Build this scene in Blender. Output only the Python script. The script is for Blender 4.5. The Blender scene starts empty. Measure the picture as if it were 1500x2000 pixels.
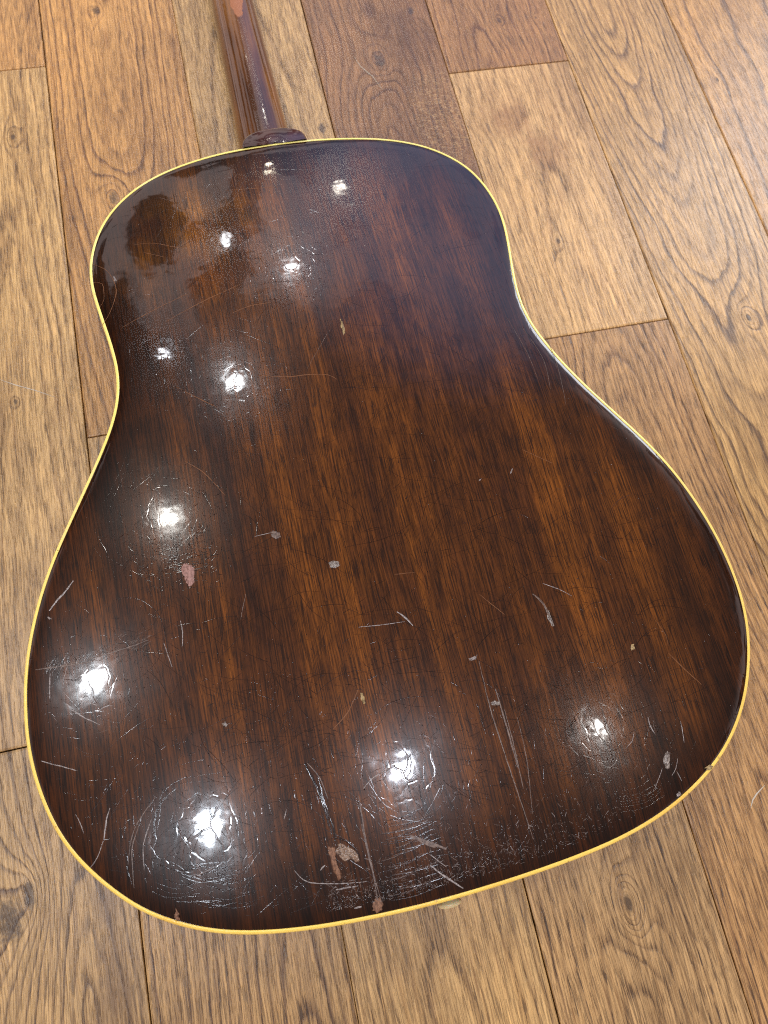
import bpy, bmesh, math, random
from mathutils import Vector, Matrix

# ------------------------------------------------------------------ camera, world, lights, exposure
sc = bpy.context.scene
COL = sc.collection
CAM_H = 0.531427
# rows: world axes expressed in camera axes (x right, y down, z forward)
RW = Matrix(((0.97338362, -0.18654514, 0.13313614),
             (-0.21788712, -0.93336941, 0.28521351),
             (0.07106001, -0.30663081, -0.94917228)))
cd = bpy.data.cameras.new('camera')
cam = bpy.data.objects.new('camera', cd)
COL.objects.link(cam)
mw = (RW @ Matrix(((1, 0, 0), (0, -1, 0), (0, 0, -1)))).to_4x4()
mw.translation = (0, 0, CAM_H)
cam.matrix_world = mw
cd.sensor_fit = 'VERTICAL'
cd.sensor_height = 36
cd.sensor_width = 27
cd.lens = 1400 / 2000 * 36
cd.clip_start = 0.02
cd.clip_end = 100
cd.dof.use_dof = True
cd.dof.focus_distance = 0.45
cd.dof.aperture_fstop = 11
sc.camera = cam

sc.view_settings.view_transform = 'Standard'
sc.view_settings.look = 'None'
sc.view_settings.exposure = 0.25
sc.view_settings.gamma = 1.0
sc.cycles.use_denoising = False
sc.cycles.denoiser = 'OPENIMAGEDENOISE'
sc.cycles.denoising_input_passes = 'RGB_ALBEDO_NORMAL'
sc.cycles.denoising_prefilter = 'ACCURATE'
sc.cycles.sample_clamp_direct = 5.0
sc.cycles.max_bounces = 6
sc.cycles.filter_width = 1.05
sc.cycles.sample_clamp_indirect = 4.0

world = bpy.data.worlds.new('World')
sc.world = world
world.use_nodes = True

LIGHTS = [(.62, 3.26), (.20, 2.59), (-.15, 2.90), (.21, 3.58), (-.57, 2.12), (-.22, 1.84),
          (-.63, 1.15), (-1.04, .48), (-.63, -.21), (.19, -.17), (1.06, -.20)]
LPOW = [5.0, 6.0, 1.6, 0.4, 1.3, 6.0, 6.5, 8.5, 10.5, 9.5, 3.5]
LSIZE = [.065, .085, .05, .04, .04, .085, .085, .085, .09, .085, .048]
LCOL = [(1, .93, .8), (.95, .97, 1), (.95, .97, 1), (1, .9, .7), (.9, .93, 1), (.93, .97, 1), (1, .97, .9),
        (.9, .95, 1), (.82, .9, 1), (.82, .88, 1), (1, .97, .93)]


def area(name, loc, target, size, size_y, power, col, shape='RECTANGLE'):
    d = bpy.data.lights.new(name, 'AREA')
    d.shape = shape
    d.size = size
    if size_y:
        d.size_y = size_y
    d.energy = power
    d.color = col
    o = bpy.data.objects.new(name, d)
    COL.objects.link(o)
    o.location = loc
    o.rotation_euler = (Vector(target) - Vector(loc)).to_track_quat('-Z', 'Y').to_euler()
    return o


for (lx, ly), lp, lc, ls in zip(LIGHTS, LPOW, LCOL, LSIZE):
    area('downlight', (lx, ly, 2.45), (lx, ly, 0), ls, None, lp, lc, 'DISK')
# daylight from the windows at the far right of the room
area('window_light', (2.5, 1.9, 1.9), (0.1, .2, .1), 1.0, 1.0, 34, (.9, .95, 1))


# ------------------------------------------------------------------ node helper
class NT:
    def __init__(s, tree):
        s.t = tree
        s.n = tree.nodes
        s.l = tree.links

    def node(s, typ, **kw):
        x = s.n.new(typ)
        for k, v in kw.items():
            setattr(x, k, v)
        return x

    def put(s, sock, v):
        if v is None:
            return
        if isinstance(v, bpy.types.NodeSocket):
            s.l.new(v, sock)
        elif isinstance(v, (tuple, list)) and sock.type == 'RGBA' and len(v) == 3:
            sock.default_value = (*v, 1)
        else:
            sock.default_value = v

    def m(s, op, a, b=None, c=None, clamp=False):
        x = s.node('ShaderNodeMath', operation=op, use_clamp=clamp)
        for i, v in enumerate((a, b, c)):
            s.put(x.inputs[i], v)
        return x.outputs[0]

    def comb(s, x, y, z=0.0):
        n = s.node('ShaderNodeCombineXYZ')
        for i, v in enumerate((x, y, z)):
            s.put(n.inputs[i], v)
        return n.outputs[0]

    def noise(s, vec, scale=1.0, detail=2.0, rough=.5, dist=0.0):
        n = s.node('ShaderNodeTexNoise')
        s.put(n.inputs['Vector'], vec)
        n.inputs['Scale'].default_value = scale
        n.inputs['Detail'].default_value = detail
        n.inputs['Roughness'].default_value = rough
        n.inputs['Distortion'].default_value = dist
        return n.outputs['Fac']

    def ss(s, v, a, b, lo=0.0, hi=1.0):
        n = s.node('ShaderNodeMapRange', interpolation_type='SMOOTHSTEP')
        for i, q in enumerate((v, a, b, lo, hi)):
            s.put(n.inputs[i], q)
        return n.outputs[0]

    def mix(s, f, a, b, blend='MIX'):
        n = s.node('ShaderNodeMix', data_type='RGBA', blend_type=blend, clamp_factor=True)
        s.put(n.inputs[0], f)
        s.put(n.inputs[6], a)
        s.put(n.inputs[7], b)
        return n.outputs[2]

    def ramp(s, f, stops):
        n = s.node('ShaderNodeValToRGB')
        s.put(n.inputs[0], f)
        e = n.color_ramp.elements
        while len(e) < len(stops):
            e.new(.5)
        for el, (p, c) in zip(e, stops):
            el.position = p
            el.color = (c, c, c, 1) if isinstance(c, (int, float)) else (*c, 1)
        return n.outputs[0]

    def xyz(s, off=(0, 0, 0)):
        tc = s.node('ShaderNodeTexCoord')
        sp = s.node('ShaderNodeSeparateXYZ')
        s.l.new(tc.outputs['Object'], sp.inputs[0])
        return sp.outputs[0], sp.outputs[1], sp.outputs[2]


def newmat(name):
    m = bpy.data.materials.new(name)
    m.use_nodes = True
    t = NT(m.node_tree)
    bs = m.node_tree.nodes['Principled BSDF']
    return m, t, bs


# the room's walls and ceiling as a dim, uneven surround
w = NT(world.node_tree)
bg = world.node_tree.nodes['Background']
tc = w.node('ShaderNodeTexCoord')
sp = w.node('ShaderNodeSeparateXYZ')
w.l.new(tc.outputs['Generated'], sp.inputs[0])
vor = w.node('ShaderNodeTexVoronoi', feature='F1', distance='CHEBYCHEV')
mp = w.node('ShaderNodeMapping')
mp.inputs['Scale'].default_value = (12, 10, 13)
mp.inputs['Rotation'].default_value = (1.7, .6, .2)
nz = w.node('ShaderNodeTexNoise')
nz.inputs['Scale'].default_value = 6
w.l.new(tc.outputs['Generated'], nz.inputs['Vector'])
va = w.node('ShaderNodeVectorMath', operation='MULTIPLY_ADD')
w.l.new(nz.outputs['Color'], va.inputs[0])
va.inputs[1].default_value = (.10, .10, .10)
w.l.new(tc.outputs['Generated'], va.inputs[2])
w.l.new(va.outputs[0], mp.inputs['Vector'])
w.l.new(mp.outputs[0], vor.inputs['Vector'])
vor.inputs['Scale'].default_value = 1
blk = w.node('ShaderNodeSeparateColor')
w.l.new(vor.outputs['Color'], blk.inputs[0])
patch = w.ss(blk.outputs[0], .38, .48)
low = w.ss(sp.outputs[2], .80, .70)          # walls and furniture under the ceiling line
ceil_c = (.17, .15, .135)
wall_c = w.mix(patch, (.05, .035, .022), (1.15, .95, .92))
dotn = w.node('ShaderNodeVectorMath', operation='DOT_PRODUCT')
w.l.new(tc.outputs['Generated'], dotn.inputs[0])
dotn.inputs[1].default_value = Vector((.34, .73, .60)).normalized()
glow = w.ss(dotn.outputs['Value'], .925, .995)          # soft bluish glow added to the surround, mirrored as haze on the back
w.put(bg.inputs['Color'], w.mix(w.m('MULTIPLY', glow, .75), w.mix(low, ceil_c, wall_c), (.62, .80, 1.45)))
bg.inputs['Strength'].default_value = 1.0

# ------------------------------------------------------------------ geometry of the place
T0 = Vector((0.0520421746, -0.0887370875, 0.1237271790))        # tail end of the guitar's back
YL = Vector((-0.0114195797, 0.9992925523, -0.0358377795)).normalized()
NL = Vector((-0.0084172597, 0.0357380398, 0.9993257531)).normalized()
XL = YL.cross(NL).normalized()
ML = Matrix((XL, YL, NL)).transposed()      # guitar frame -> world
RS = 4.5                                    # radius of the arched back
EMP = Vector((0.05, 0.17, 0.0))


def crown(x, y):
    return .0049 - (x * x + (y - .257) ** 2) / (2 * RS)


def unp(px, py):
    """a traced mark of the photograph -> its place on the arched back (guitar frame, metres)"""
    v = RW @ Vector(((px - 750) / 1400, (py - 1000) / 1400, 1))
    vl = ML.transposed() @ v
    cl = ML.transposed() @ (Vector((0, 0, CAM_H)) - T0)
    t = .4
    for _ in range(12):
        q = cl + vl * t
        t += (crown(q.x, q.y) - q.z) / vl.z
    q = cl + vl * t
    return q.x, q.y


def flr(px, py):
    v = RW @ Vector(((px - 750) / 1400, (py - 1000) / 1400, 1))
    t = -CAM_H / v.z
    return v.x * t, v.y * t


def meshobj(name, verts, faces, mat, parent=None, smooth=True):
    me = bpy.data.meshes.new(name)
    me.from_pydata(verts, [], faces)
    if mat:
        me.materials.append(mat)
    if smooth:
        me.shade_smooth()
    me.update()
    o = bpy.data.objects.new(name, me)
    COL.objects.link(o)
    if parent:
        o.parent = parent
    return o


# ------------------------------------------------------------------ oak floor
def oak(name, light, dark, pore=(.045, .022, .011), x0=.0, h0=.03, slope=.08, y0=0., spacing=.0042, contrast=.75,
        wob=.02, seed=0., knots=(), poreamt=.6, fleck=None, blot=None, blotc=(.12, .055, .022), blotamt=.7,
        rough=.36, hw=.02, rays=None, warp=.0026):
    m, t, bs = newmat(name)
    x, y, z = t.xyz()
    sx = t.m('ADD', x, seed)
    vlow = t.comb(t.m('MULTIPLY', sx, 7.), t.m('MULTIPLY', y, 2.6), seed)
    n1 = t.m('SUBTRACT', t.noise(vlow, 1, 2.5), .5)
    n2 = t.m('SUBTRACT', t.noise(t.comb(seed * 3 + 5, t.m('MULTIPLY', y, 5.), t.m('MULTIPLY', sx, 3.)), 1, 2), .5)
    wn_ = t.node('ShaderNodeTexNoise')
    t.put(wn_.inputs['Vector'], t.comb(t.m('MULTIPLY', sx, 55.), t.m('MULTIPLY', y, 26.), seed + 1.5))
    wn_.inputs['Scale'].default_value = 1
    wn_.inputs['Detail'].default_value = 3
    wsep = t.node('ShaderNodeSeparateColor')
    t.l.new(wn_.outputs['Color'], wsep.inputs[0])
    fx, fy = x, y
    x = t.m('MULTIPLY_ADD', t.m('SUBTRACT', wsep.outputs[0], .5), warp, x)
    y = t.m('MULTIPLY_ADD', t.m('SUBTRACT', wsep.outputs[1], .5), warp * 2.5, y)
    xw = t.m('ADD', t.m('SUBTRACT', x, x0), t.m('MULTIPLY', n1, wob))
    h = t.m('ADD', t.m('MULTIPLY_ADD', t.m('SUBTRACT', y, y0), slope, h0), t.m('MULTIPLY', n2, hw))
    r = t.m('SQRT', t.m('ADD', t.m('MULTIPLY', xw, xw), t.m('MULTIPLY', h, h)))
    kmask = None
    fine_ = t.noise(t.comb(t.m('MULTIPLY', sx, 220.), t.m('MULTIPLY', y, 220.), seed), 1, 3, .7)
    bend = None
    wx = t.m('MULTIPLY', n2, .012)
    for (kx, ky, s, amp) in knots:
        dx = t.m('MULTIPLY', t.m('ADD', t.m('SUBTRACT', x, kx), wx), 1 / s)
        dy = t.m('MULTIPLY', t.m('SUBTRACT', y, ky), 1 / (s * 1.9))
        d2 = t.m('ADD', t.m('MULTIPLY', dx, dx), t.m('MULTIPLY', dy, dy))
        g = t.m('DIVIDE', 1.0, t.m('ADD', d2, 1.0))
        r = t.m('MULTIPLY_ADD', g, amp, r)
        k = t.ss(t.m('ADD', d2, t.m('MULTIPLY', t.m('SUBTRACT', fine_, .5), .35)), .22, .0)
        kmask = k if kmask is None else t.m('MAXIMUM', kmask, k)
        b = t.m('MULTIPLY', t.m('MULTIPLY', dx, t.m('MULTIPLY', g, g)), s * .8)
        bend = b if bend is None else t.m('ADD', bend, b)
    fine = t.noise(t.comb(t.m('MULTIPLY', sx, 160.), t.m('MULTIPLY', y, 26.), seed), 1, 2)
    q = t.m('ADD', t.m('DIVIDE', r, spacing), t.m('MULTIPLY', t.m('SUBTRACT', fine, .5), .55))
    fr = t.m('FRACT', q)
    cell = t.m('FLOOR', q)
    wn = t.node('ShaderNodeTexWhiteNoise', noise_dimensions='1D')
    t.put(wn.inputs['W'], t.m('ADD', cell, seed))
    ringvar = t.m('MULTIPLY_ADD', wn.outputs['Value'], .7, .45)
    prof = t.ramp(fr, [(0., .5), (.06, 1.), (.17, .75), (.32, .22), (.6, .05), (.92, .0), (1., .5)])
    prof = t.m('MULTIPLY', prof, ringvar)
    x, y = fx, fy
    # fibres: everything below follows the bent long axis of the board
    xf = t.m('ADD', sx, t.m('MULTIPLY', n1, wob * .6))
    if bend is not None:
        xf = t.m('SUBTRACT', xf, bend)
    fib = t.noise(t.comb(t.m('MULTIPLY', xf, 1000.), t.m('MULTIPLY', y, 34.), seed), 1, 4, .78)
    fib2 = t.noise(t.comb(t.m('MULTIPLY', xf, 420.), t.m('MULTIPLY', y, 9.), seed + 7), 1, 3, .6)
    pn = t.noise(t.comb(t.m('MULTIPLY', xf, 980.), t.m('MULTIPLY', y, 62.), seed + 3), 1, 2, .6)
    pmask = t.m('MULTIPLY', t.ss(pn, .53, .60), t.m('MULTIPLY_ADD', prof, .6, .55))
    gm = t.m('MULTIPLY', t.m('MULTIPLY', prof, t.ss(fib2, .2, .5)), contrast * 1.1, clamp=True)
    c = t.mix(gm, light, dark)
    big = t.noise(t.comb(t.m('MULTIPLY', sx, 16.), t.m('MULTIPLY', y, 5.), seed + 2), 1, 3, .6)
    c = t.mix(1.0, c, t.ramp(big, [(.28, (.70, .66, .62)), (.5, (1, 1, 1)), (.75, (1.2, 1.17, 1.1))]), 'MULTIPLY')
    c = t.mix(1.0, c, t.ramp(fib, [(.36, (.56, .48, .42)), (.5, (1, 1, 1)), (.64, (1.33, 1.31, 1.28))]), 'MULTIPLY')
    c = t.mix(1.0, c, t.ramp(fib2, [(.32, (.80, .75, .71)), (.52, (1, 1, 1)), (.7, (1.12, 1.10, 1.08))]), 'MULTIPLY')
    if blot:
        bm = None
        bnz = t.m('MULTIPLY', t.m('SUBTRACT', t.noise(t.comb(t.m('MULTIPLY', sx, 45.), t.m('MULTIPLY', y, 28.), 1.), 1, 4, .65), .5), 5.0)
        for (bx, by, bsx, bsy) in blot:
            dx = t.m('MULTIPLY', t.m('SUBTRACT', x, bx), 1 / bsx)
            dy = t.m('MULTIPLY', t.m('SUBTRACT', y, by), 1 / bsy)
            d2 = t.m('ADD', t.m('ADD', t.m('MULTIPLY', dx, dx), t.m('MULTIPLY', dy, dy)), bnz)
            k = t.ss(d2, 1.5, -.6)
            bm = k if bm is None else t.m('MAXIMUM', bm, k)
        c = t.mix(t.m('MULTIPLY', bm, blotamt), c, blotc)
    if rays:
        rn = t.noise(t.comb(t.m('MULTIPLY', sx, 130.), t.m('MULTIPLY', y, 330.), 2.), 1, 2.0, .5, 1.2)
        rm = t.ss(t.m('ABSOLUTE', t.m('SUBTRACT', rn, .5)), .035, .008)
        mm = None
        for (bx, by, bsx, bsy) in rays:
            dx = t.m('MULTIPLY', t.m('SUBTRACT', x, bx), 1 / bsx)
            dy = t.m('MULTIPLY', t.m('SUBTRACT', y, by), 1 / bsy)
            k = t.ss(t.m('ADD', t.m('MULTIPLY', dx, dx), t.m('MULTIPLY', dy, dy)), 1.2, .2)
            mm = k if mm is None else t.m('MAXIMUM', mm, k)
        c = t.mix(t.m('MULTIPLY', t.m('MULTIPLY', rm, mm), .55), c, (.62, .42, .24))
    if kmask is not None:
        c = t.mix(t.m('MULTIPLY', kmask, .85), c, (.05, .026, .014))
    c = t.mix(t.m('MULTIPLY', pmask, poreamt), c, pore)
    hs = t.node('ShaderNodeHueSaturation')
    hs.inputs['Saturation'].default_value = 1.0
    hs.inputs['Value'].default_value = 1.09
    c = t.mix(1.0, c, (1.01, .93, .70), 'MULTIPLY')
    t.put(hs.inputs['Color'], c)
    c = hs.outputs[0]
    t.put(bs.inputs['Base Color'], c)
    t.put(bs.inputs['Roughness'], t.m('MULTIPLY_ADD', fib2, .25, rough - .12))
    bs.inputs['Specular IOR Level'].default_value = .5
    bs.inputs['Coat Weight'].default_value = .22
    bs.inputs['Coat Roughness'].default_value = .28
    bmp = t.node('ShaderNodeBump')
    bmp.inputs['Strength'].default_value = .55
    bmp.inputs['Distance'].default_value = .0006
    hgt = t.m('SUBTRACT', t.m('MULTIPLY', fib, .5), t.m('ADD', t.m('MULTIPLY', pmask, .9), t.m('MULTIPLY', prof, .25)))
    t.put(bmp.inputs['Height'], hgt)
    t.l.new(bmp.outputs[0], bs.inputs['Normal'])
    return m


SEAM = [-.2668 - .1255, -.2668, -.1412, -.0155, .1102, .2360, .3612, .4872, .6126, .738]
GAP = [.0005, .0004, .0008, .0003, .0009, .0007, .0007, .0006, .0005, .0005]
GOLD = (.47, .27, .115)
TAN = (.50, .315, .155)
DK = (.15, .07, .028)


def F(px, py):
    return flr(px, py)


PLANKS = {  # column: [(y_low, y_high, material args)], low to high
    0: [(-.55, .35, dict(light=TAN, dark=DK, x0=-.3, seed=21., spacing=.005)),
        (.35, 1.15, dict(light=GOLD, dark=DK, x0=-.36, seed=22.))],
    1: [(-.55, .0432, dict(light=(.46, .31, .165), dark=(.13, .075, .045), x0=-.17, h0=.012, slope=.16, y0=-.06,
                           spacing=.0075, contrast=.85, wob=.055, seed=3.1,
                           knots=((*F(60, 1745), .011, .03), (*F(20, 1800), .02, .02)),
                           blot=((*F(215, 1850), .012, .06),), blotc=(.15, .085, .05), blotamt=.6)),
        (.0432, .65, dict(light=(.52, .345, .175), dark=(.18, .095, .042), x0=-.185, h0=.03, slope=.03, y0=.5,
                          spacing=.0058, contrast=.6, wob=.018, seed=4.7,
                          knots=((*F(22, 268), .0052, .02), (*F(30, 787), .0035, .01)))),
        (.65, 1.15, dict(light=GOLD, dark=DK, x0=-.1, seed=5.3, contrast=.5))],
    2: [(-.55, .265, dict(light=(.44, .285, .145), dark=(.13, .065, .03), x0=-.045, h0=.014, slope=.10, y0=-.16,
                          spacing=.0062, contrast=.85, wob=.03, seed=6.9, poreamt=.75)),
        (.265, 1.15, dict(light=(.50, .285, .115), dark=(.17, .075, .028), x0=-.085, h0=.0, slope=-.10, y0=.80,
                          spacing=.0055, contrast=.85, wob=.03, seed=7.4,
                          knots=((*F(222, 385), .011, .022), (*F(190, 20), .009, .018)),))],
    3: [(-.55, 1.15, dict(light=(.50, .335, .175), dark=(.20, .115, .055), x0=.045, h0=.03, slope=.06, y0=-.19,
                          spacing=.0068, contrast=.6, wob=.02, seed=8.2,
                          knots=((*F(632, 250), .009, .012),)))],
    4: [(-.55, .30, dict(light=(.42, .275, .15), dark=(.13, .07, .035), x0=.165, h0=.035, slope=.05, y0=-.1,
                         spacing=.0052, contrast=.65, wob=.02, seed=9.6, poreamt=.8,
                         knots=((*F(1225, 1768), .0085, .042),))),
        (.30, 1.15, dict(light=(.25, .130, .060), dark=(.10, .042, .018), x0=.17, h0=.02, slope=.11, y0=.6,
                         spacing=.0062, contrast=.8, wob=.085, hw=.06, seed=10.3, poreamt=.45,
                         knots=((*F(742, 118), .013, .03), (*F(800, 20), .008, .02)),
                         blot=((*F(790, 60), .03, .05), (*F(745, 300), .035, .03)), blotc=(.10, .042, .018), blotamt=.7,
                         rays=((*F(870, 230), .035, .07),)))],
    5: [(-.55, .2855, dict(light=(.41, .245, .12), dark=(.13, .06, .028), x0=.30, h0=.025, slope=.07, y0=.02,
                           spacing=.005, contrast=.75, wob=.035, seed=11.8, poreamt=.75)),
        (.2855, .589, dict(light=(.56, .37, .20), dark=(.25, .145, .07), x0=.30, h0=.03, slope=.06, y0=.3,
                           spacing=.0065, contrast=.5, wob=.035, seed=12.5,
                           knots=((*F(1090, 470), .005, .008),),
                           blot=((*F(985, 215), .022, .035), (*F(1070, 290), .022, .03)), blotc=(.27, .135, .06), blotamt=.75,
                           rays=((*F(1230, 470), .045, .075),))),
        (.589, 1.15, dict(light=(.35, .19, .085), dark=(.13, .055, .025), x0=.285, h0=.012, slope=.10, y0=.62,
                          spacing=.0052, contrast=.8, wob=.05, seed=13.9,
                          knots=((*F(975, 40), .0052, .02), (*F(1046, 32), .003, .008))))],
    6: [(-.55, 1.15, dict(light=(.47, .30, .14), dark=(.13, .07, .032), x0=.418, h0=.0, slope=-.105, y0=.80,
                          spacing=.0052, contrast=.95, wob=.022, hw=.03, seed=14.6,
                          knots=((*F(1462, 620), .0062, .022),)))],
    7: [(-.55, .2, dict(light=TAN, dark=DK, x0=.53, seed=15.5)),
        (.2, 1.15, dict(light=(.48, .28, .105), dark=(.15, .075, .028), x0=.575, h0=.015, slope=.12, y0=.42,
                        spacing=.0105, contrast=.8, wob=.05, hw=.045, seed=16.1,
                        knots=((*F(1402, 155), .0035, .006),)))],
    8: [(-.55, 1.15, dict(light=GOLD, dark=DK, x0=.7, seed=17.7))],
}

um, t, bs = newmat('subfloor_dark')
bs.inputs['Base Color'].default_value = (.02, .013, .008, 1)
bs.inputs['Roughness'].default_value = .9
fz = -.014
floor = meshobj('floor', [(-.6, -.75, fz), (.95, -.75, fz), (.95, 1.3, fz), (-.6, 1.3, fz)], [(0, 1, 2, 3)], um, smooth=False)
floor['kind'] = 'structure'
rnd = random.Random(5)
first = True
for cidx, boards in PLANKS.items():
    for (ya, yb, args) in boards:
        xa, xb = SEAM[cidx] + GAP[cidx] * .5, SEAM[cidx + 1] - GAP[cidx + 1] * .5
        ya2, yb2 = ya + .0004, yb - .0004
        b1, b2 = .0007, .0016
        rings = [(0, -.012), (0, -b1 * 1.1), (b1 * .45, -b1 * .35), (b2, 0)]
        vs, fs = [], []
        for (ins, zz) in rings:
            vs += [(xa + ins, ya2 + ins, zz), (xb - ins, ya2 + ins, zz), (xb - ins, yb2 - ins, zz), (xa + ins, yb2 - ins, zz)]
        for k in range(3):
            for i in range(4):
                j = (i + 1) % 4
                fs.append((k * 4 + i, k * 4 + j, k * 4 + 4 + j, k * 4 + 4 + i))
        fs.append((12, 13, 14, 15))
        p = meshobj('plank', vs, fs, oak('oak', **args), floor, smooth=False)
        p.location.z = rnd.uniform(-.0002, .0001)
        if (cidx, ya) == (1, .0432):
            plank_left = p
        if (cidx, ya) == (4, .30):
            p['label'] = 'dark reddish brown oak plank with swirling knots'
        if (cidx, ya) == (5, .2855):
            p['label'] = 'short pale oak plank with brown blotches and silvery ray flecks'


# ------------------------------------------------------------------ guitar materials
def shape_noise(t, x, y, s, seed, detail=3):
    return t.noise(t.comb(t.m('MULTIPLY', x, s), t.m('MULTIPLY', y, s), seed), 1, detail, .6)


def lacquer(t, bs, x, y, crackle=1.0):
    """aged nitro gloss: clear coat, fine checking, faint orange peel, hazy undertone"""
    bs.inputs['Coat Weight'].default_value = 1.0
    bs.inputs['Coat IOR'].default_value = 1.5
    rn = shape_noise(t, x, y, 38., 4.)
    t.put(bs.inputs['Coat Roughness'], t.m('MULTIPLY_ADD', t.ss(rn, .4, .75), .06, .035))
    t.put(bs.inputs['Roughness'], .22)
    bs.inputs['Specular IOR Level'].default_value = .10
    # orange peel
    h1 = t.noise(t.comb(x, y, 0.), 62, 2)
    h2 = t.noise(t.comb(x, y, 0.), 520, 2, .6)
    v = t.node('ShaderNodeTexVoronoi', feature='DISTANCE_TO_EDGE')
    dn = t.node('ShaderNodeTexNoise')
    dn.inputs['Scale'].default_value = 45
    dn.inputs['Detail'].default_value = 3
    t.put(dn.inputs['Vector'], t.comb(x, y, 0.))
    va = t.node('ShaderNodeVectorMath', operation='MULTIPLY_ADD')
    t.l.new(dn.outputs['Color'], va.inputs[0])
    va.inputs[1].default_value = (.02, .02, .0)
    t.put(va.inputs[2], t.comb(t.m('MULTIPLY', x, 1.), t.m('MULTIPLY', y, .6)))
    t.l.new(va.outputs[0], v.inputs['Vector'])
    v.inputs['Scale'].default_value = 85
    groove = t.ss(v.outputs['Distance'], .0, .045)
    gm = t.ss(shape_noise(t, x, y, 14., 9., 2), .47, .62)
    for (cx_, cy_, rr_) in ((-.12, .055, .055), (-.005, .05, .06), (.11, .05, .05), (-.06, .02, .05)):
        dx = t.m('MULTIPLY', t.m('SUBTRACT', x, cx_), 1 / rr_)
        dy = t.m('MULTIPLY', t.m('SUBTRACT', y, cy_), 1 / rr_)
        gm = t.m('ADD', gm, t.ss(t.m('ADD', t.m('MULTIPLY', dx, dx), t.m('MULTIPLY', dy, dy)), 1.2, .1))
    b1 = t.node('ShaderNodeBump')
    b1.inputs['Strength'].default_value = 1.0
    b1.inputs['Distance'].default_value = 1.0
    hh = t.m('ADD', t.m('MULTIPLY', h1, .00010), t.m('MULTIPLY', h2, .0000011))
    hh = t.m('ADD', hh, t.m('MULTIPLY', t.m('MULTIPLY', t.m('SUBTRACT', groove, 1.), gm), .0000075 * crackle))
    t.put(b1.inputs['Height'], hh)
    t.l.new(b1.outputs[0], bs.inputs['Coat Normal'])
    return b1


def mahogany(name, burst=True, bright=1.0):
    m, t, bs = newmat(name)
    x, y, z = t.xyz()
    n1 = t.m('SUBTRACT', t.noise(t.comb(t.m('MULTIPLY', x, 9.), t.m('MULTIPLY', y, 2.2), 1.), 1, 2), .5)
    xf = t.m('ADD', x, t.m('MULTIPLY', n1, .02))
    rib = t.noise(t.comb(t.m('MULTIPLY', xf, 30.), t.m('MULTIPLY', y, 1.3), 2.), 1, 2.5, .6)
    rib2 = t.noise(t.comb(t.m('MULTIPLY', xf, 130.), t.m('MULTIPLY', y, 5.), 6.), 1, 3, .65)
    fib = t.noise(t.comb(t.m('MULTIPLY', xf, 1050.), t.m('MULTIPLY', y, 27.), 3.), 1, 4, .78)
    por = t.noise(t.comb(t.m('MULTIPLY', xf, 1150.), t.m('MULTIPLY', y, 52.), 8.), 1, 2, .6)
    mot = t.noise(t.comb(t.m('MULTIPLY', x, 60.), t.m('MULTIPLY', y, 60.), 5.), 1, 3, .7)
    k = bright
    a, b, c = (.024 * k, .0072 * k, .0038 * k), (.066 * k, .0195 * k, .0040 * k), (.160 * k, .0485 * k, .0058 * k)
    v = t.m('ADD', t.m('MULTIPLY', rib, .58), t.m('ADD', t.m('MULTIPLY', rib2, .26), t.m('MULTIPLY', mot, .16)))
    col = t.ramp(v, [(.37, a), (.49, b), (.64, c)])
    col = t.mix(1.0, col, t.ramp(fib, [(.37, (.44, .40, .40)), (.5, (1, 1, 1)), (.63, (1.75, 1.7, 1.55))]), 'MULTIPLY')
    col = t.mix(t.m('MULTIPLY', t.ss(por, .53, .61), .75), col, (.012, .0045, .003))
    if burst:
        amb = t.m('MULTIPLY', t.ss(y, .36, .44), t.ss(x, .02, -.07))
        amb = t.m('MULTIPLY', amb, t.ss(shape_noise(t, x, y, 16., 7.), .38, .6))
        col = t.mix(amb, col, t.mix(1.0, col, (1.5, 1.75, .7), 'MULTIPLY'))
        at = t.node('ShaderNodeAttribute', attribute_name='edge')
        e = t.ss(t.m('ADD', at.outputs['Fac'], t.m('MULTIPLY', t.m('SUBTRACT', shape_noise(t, x, y, 12., 2.), .5), .035)), .002, .060)
        col = t.mix(1.0, col, t.mix(e, (.28, .23, .27), (1.06, 1.06, 1.06)), 'MULTIPLY')
    t.put(bs.inputs['Base Color'], col)
    lacquer(t, bs, x, y)
    return m


M_back = mahogany('lacquered_mahogany')
M_side = mahogany('mahogany_side', burst=False, bright=.6)

# binding: aged yellow celluloid
M_bind, t, bs = newmat('aged_binding')
x, y, z = t.xyz()
n = shape_noise(t, x, y, 18., 1.)
grad = t.ss(y, .45, .0)
c = t.mix(grad, (.93, .79, .20), (.86, .59, .10))
c = t.mix(t.ss(n, .45, .75), c, t.mix(grad, (.95, .84, .36), (.76, .44, .055)))
spk = t.ss(shape_noise(t, x, y, 260., 3., 2), .66, .74)
c = t.mix(t.m('MULTIPLY', spk, .5), c, (.30, .14, .03))
t.put(bs.inputs['Base Color'], c)
bs.inputs['Roughness'].default_value = .3
bs.inputs['Subsurface Weight'].default_value = .0
bs.inputs['Coat Weight'].default_value = .4
bs.inputs['Coat Roughness'].default_value = .12

# neck
M_neck, t, bs = newmat('neck_mahogany')
x, y, z = t.xyz()
fib = t.noise(t.comb(t.m('MULTIPLY', x, 700.), t.m('MULTIPLY', y, 18.), t.m('MULTIPLY', z, 500.)), 1, 3, .65)
lowf = t.noise(t.comb(t.m('MULTIPLY', x, 45.), t.m('MULTIPLY', y, 9.), 0.), 1, 3)
col = t.ramp(lowf, [(.3, (.035, .010, .003)), (.5, (.095, .030, .005)), (.7, (.20, .073, .010))])
col = t.mix(1.0, col, t.ramp(fib, [(.3, (.6, .55, .5)), (.5, (1, 1, 1)), (.72, (1.4, 1.35, 1.3))]), 'MULTIPLY')
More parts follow.
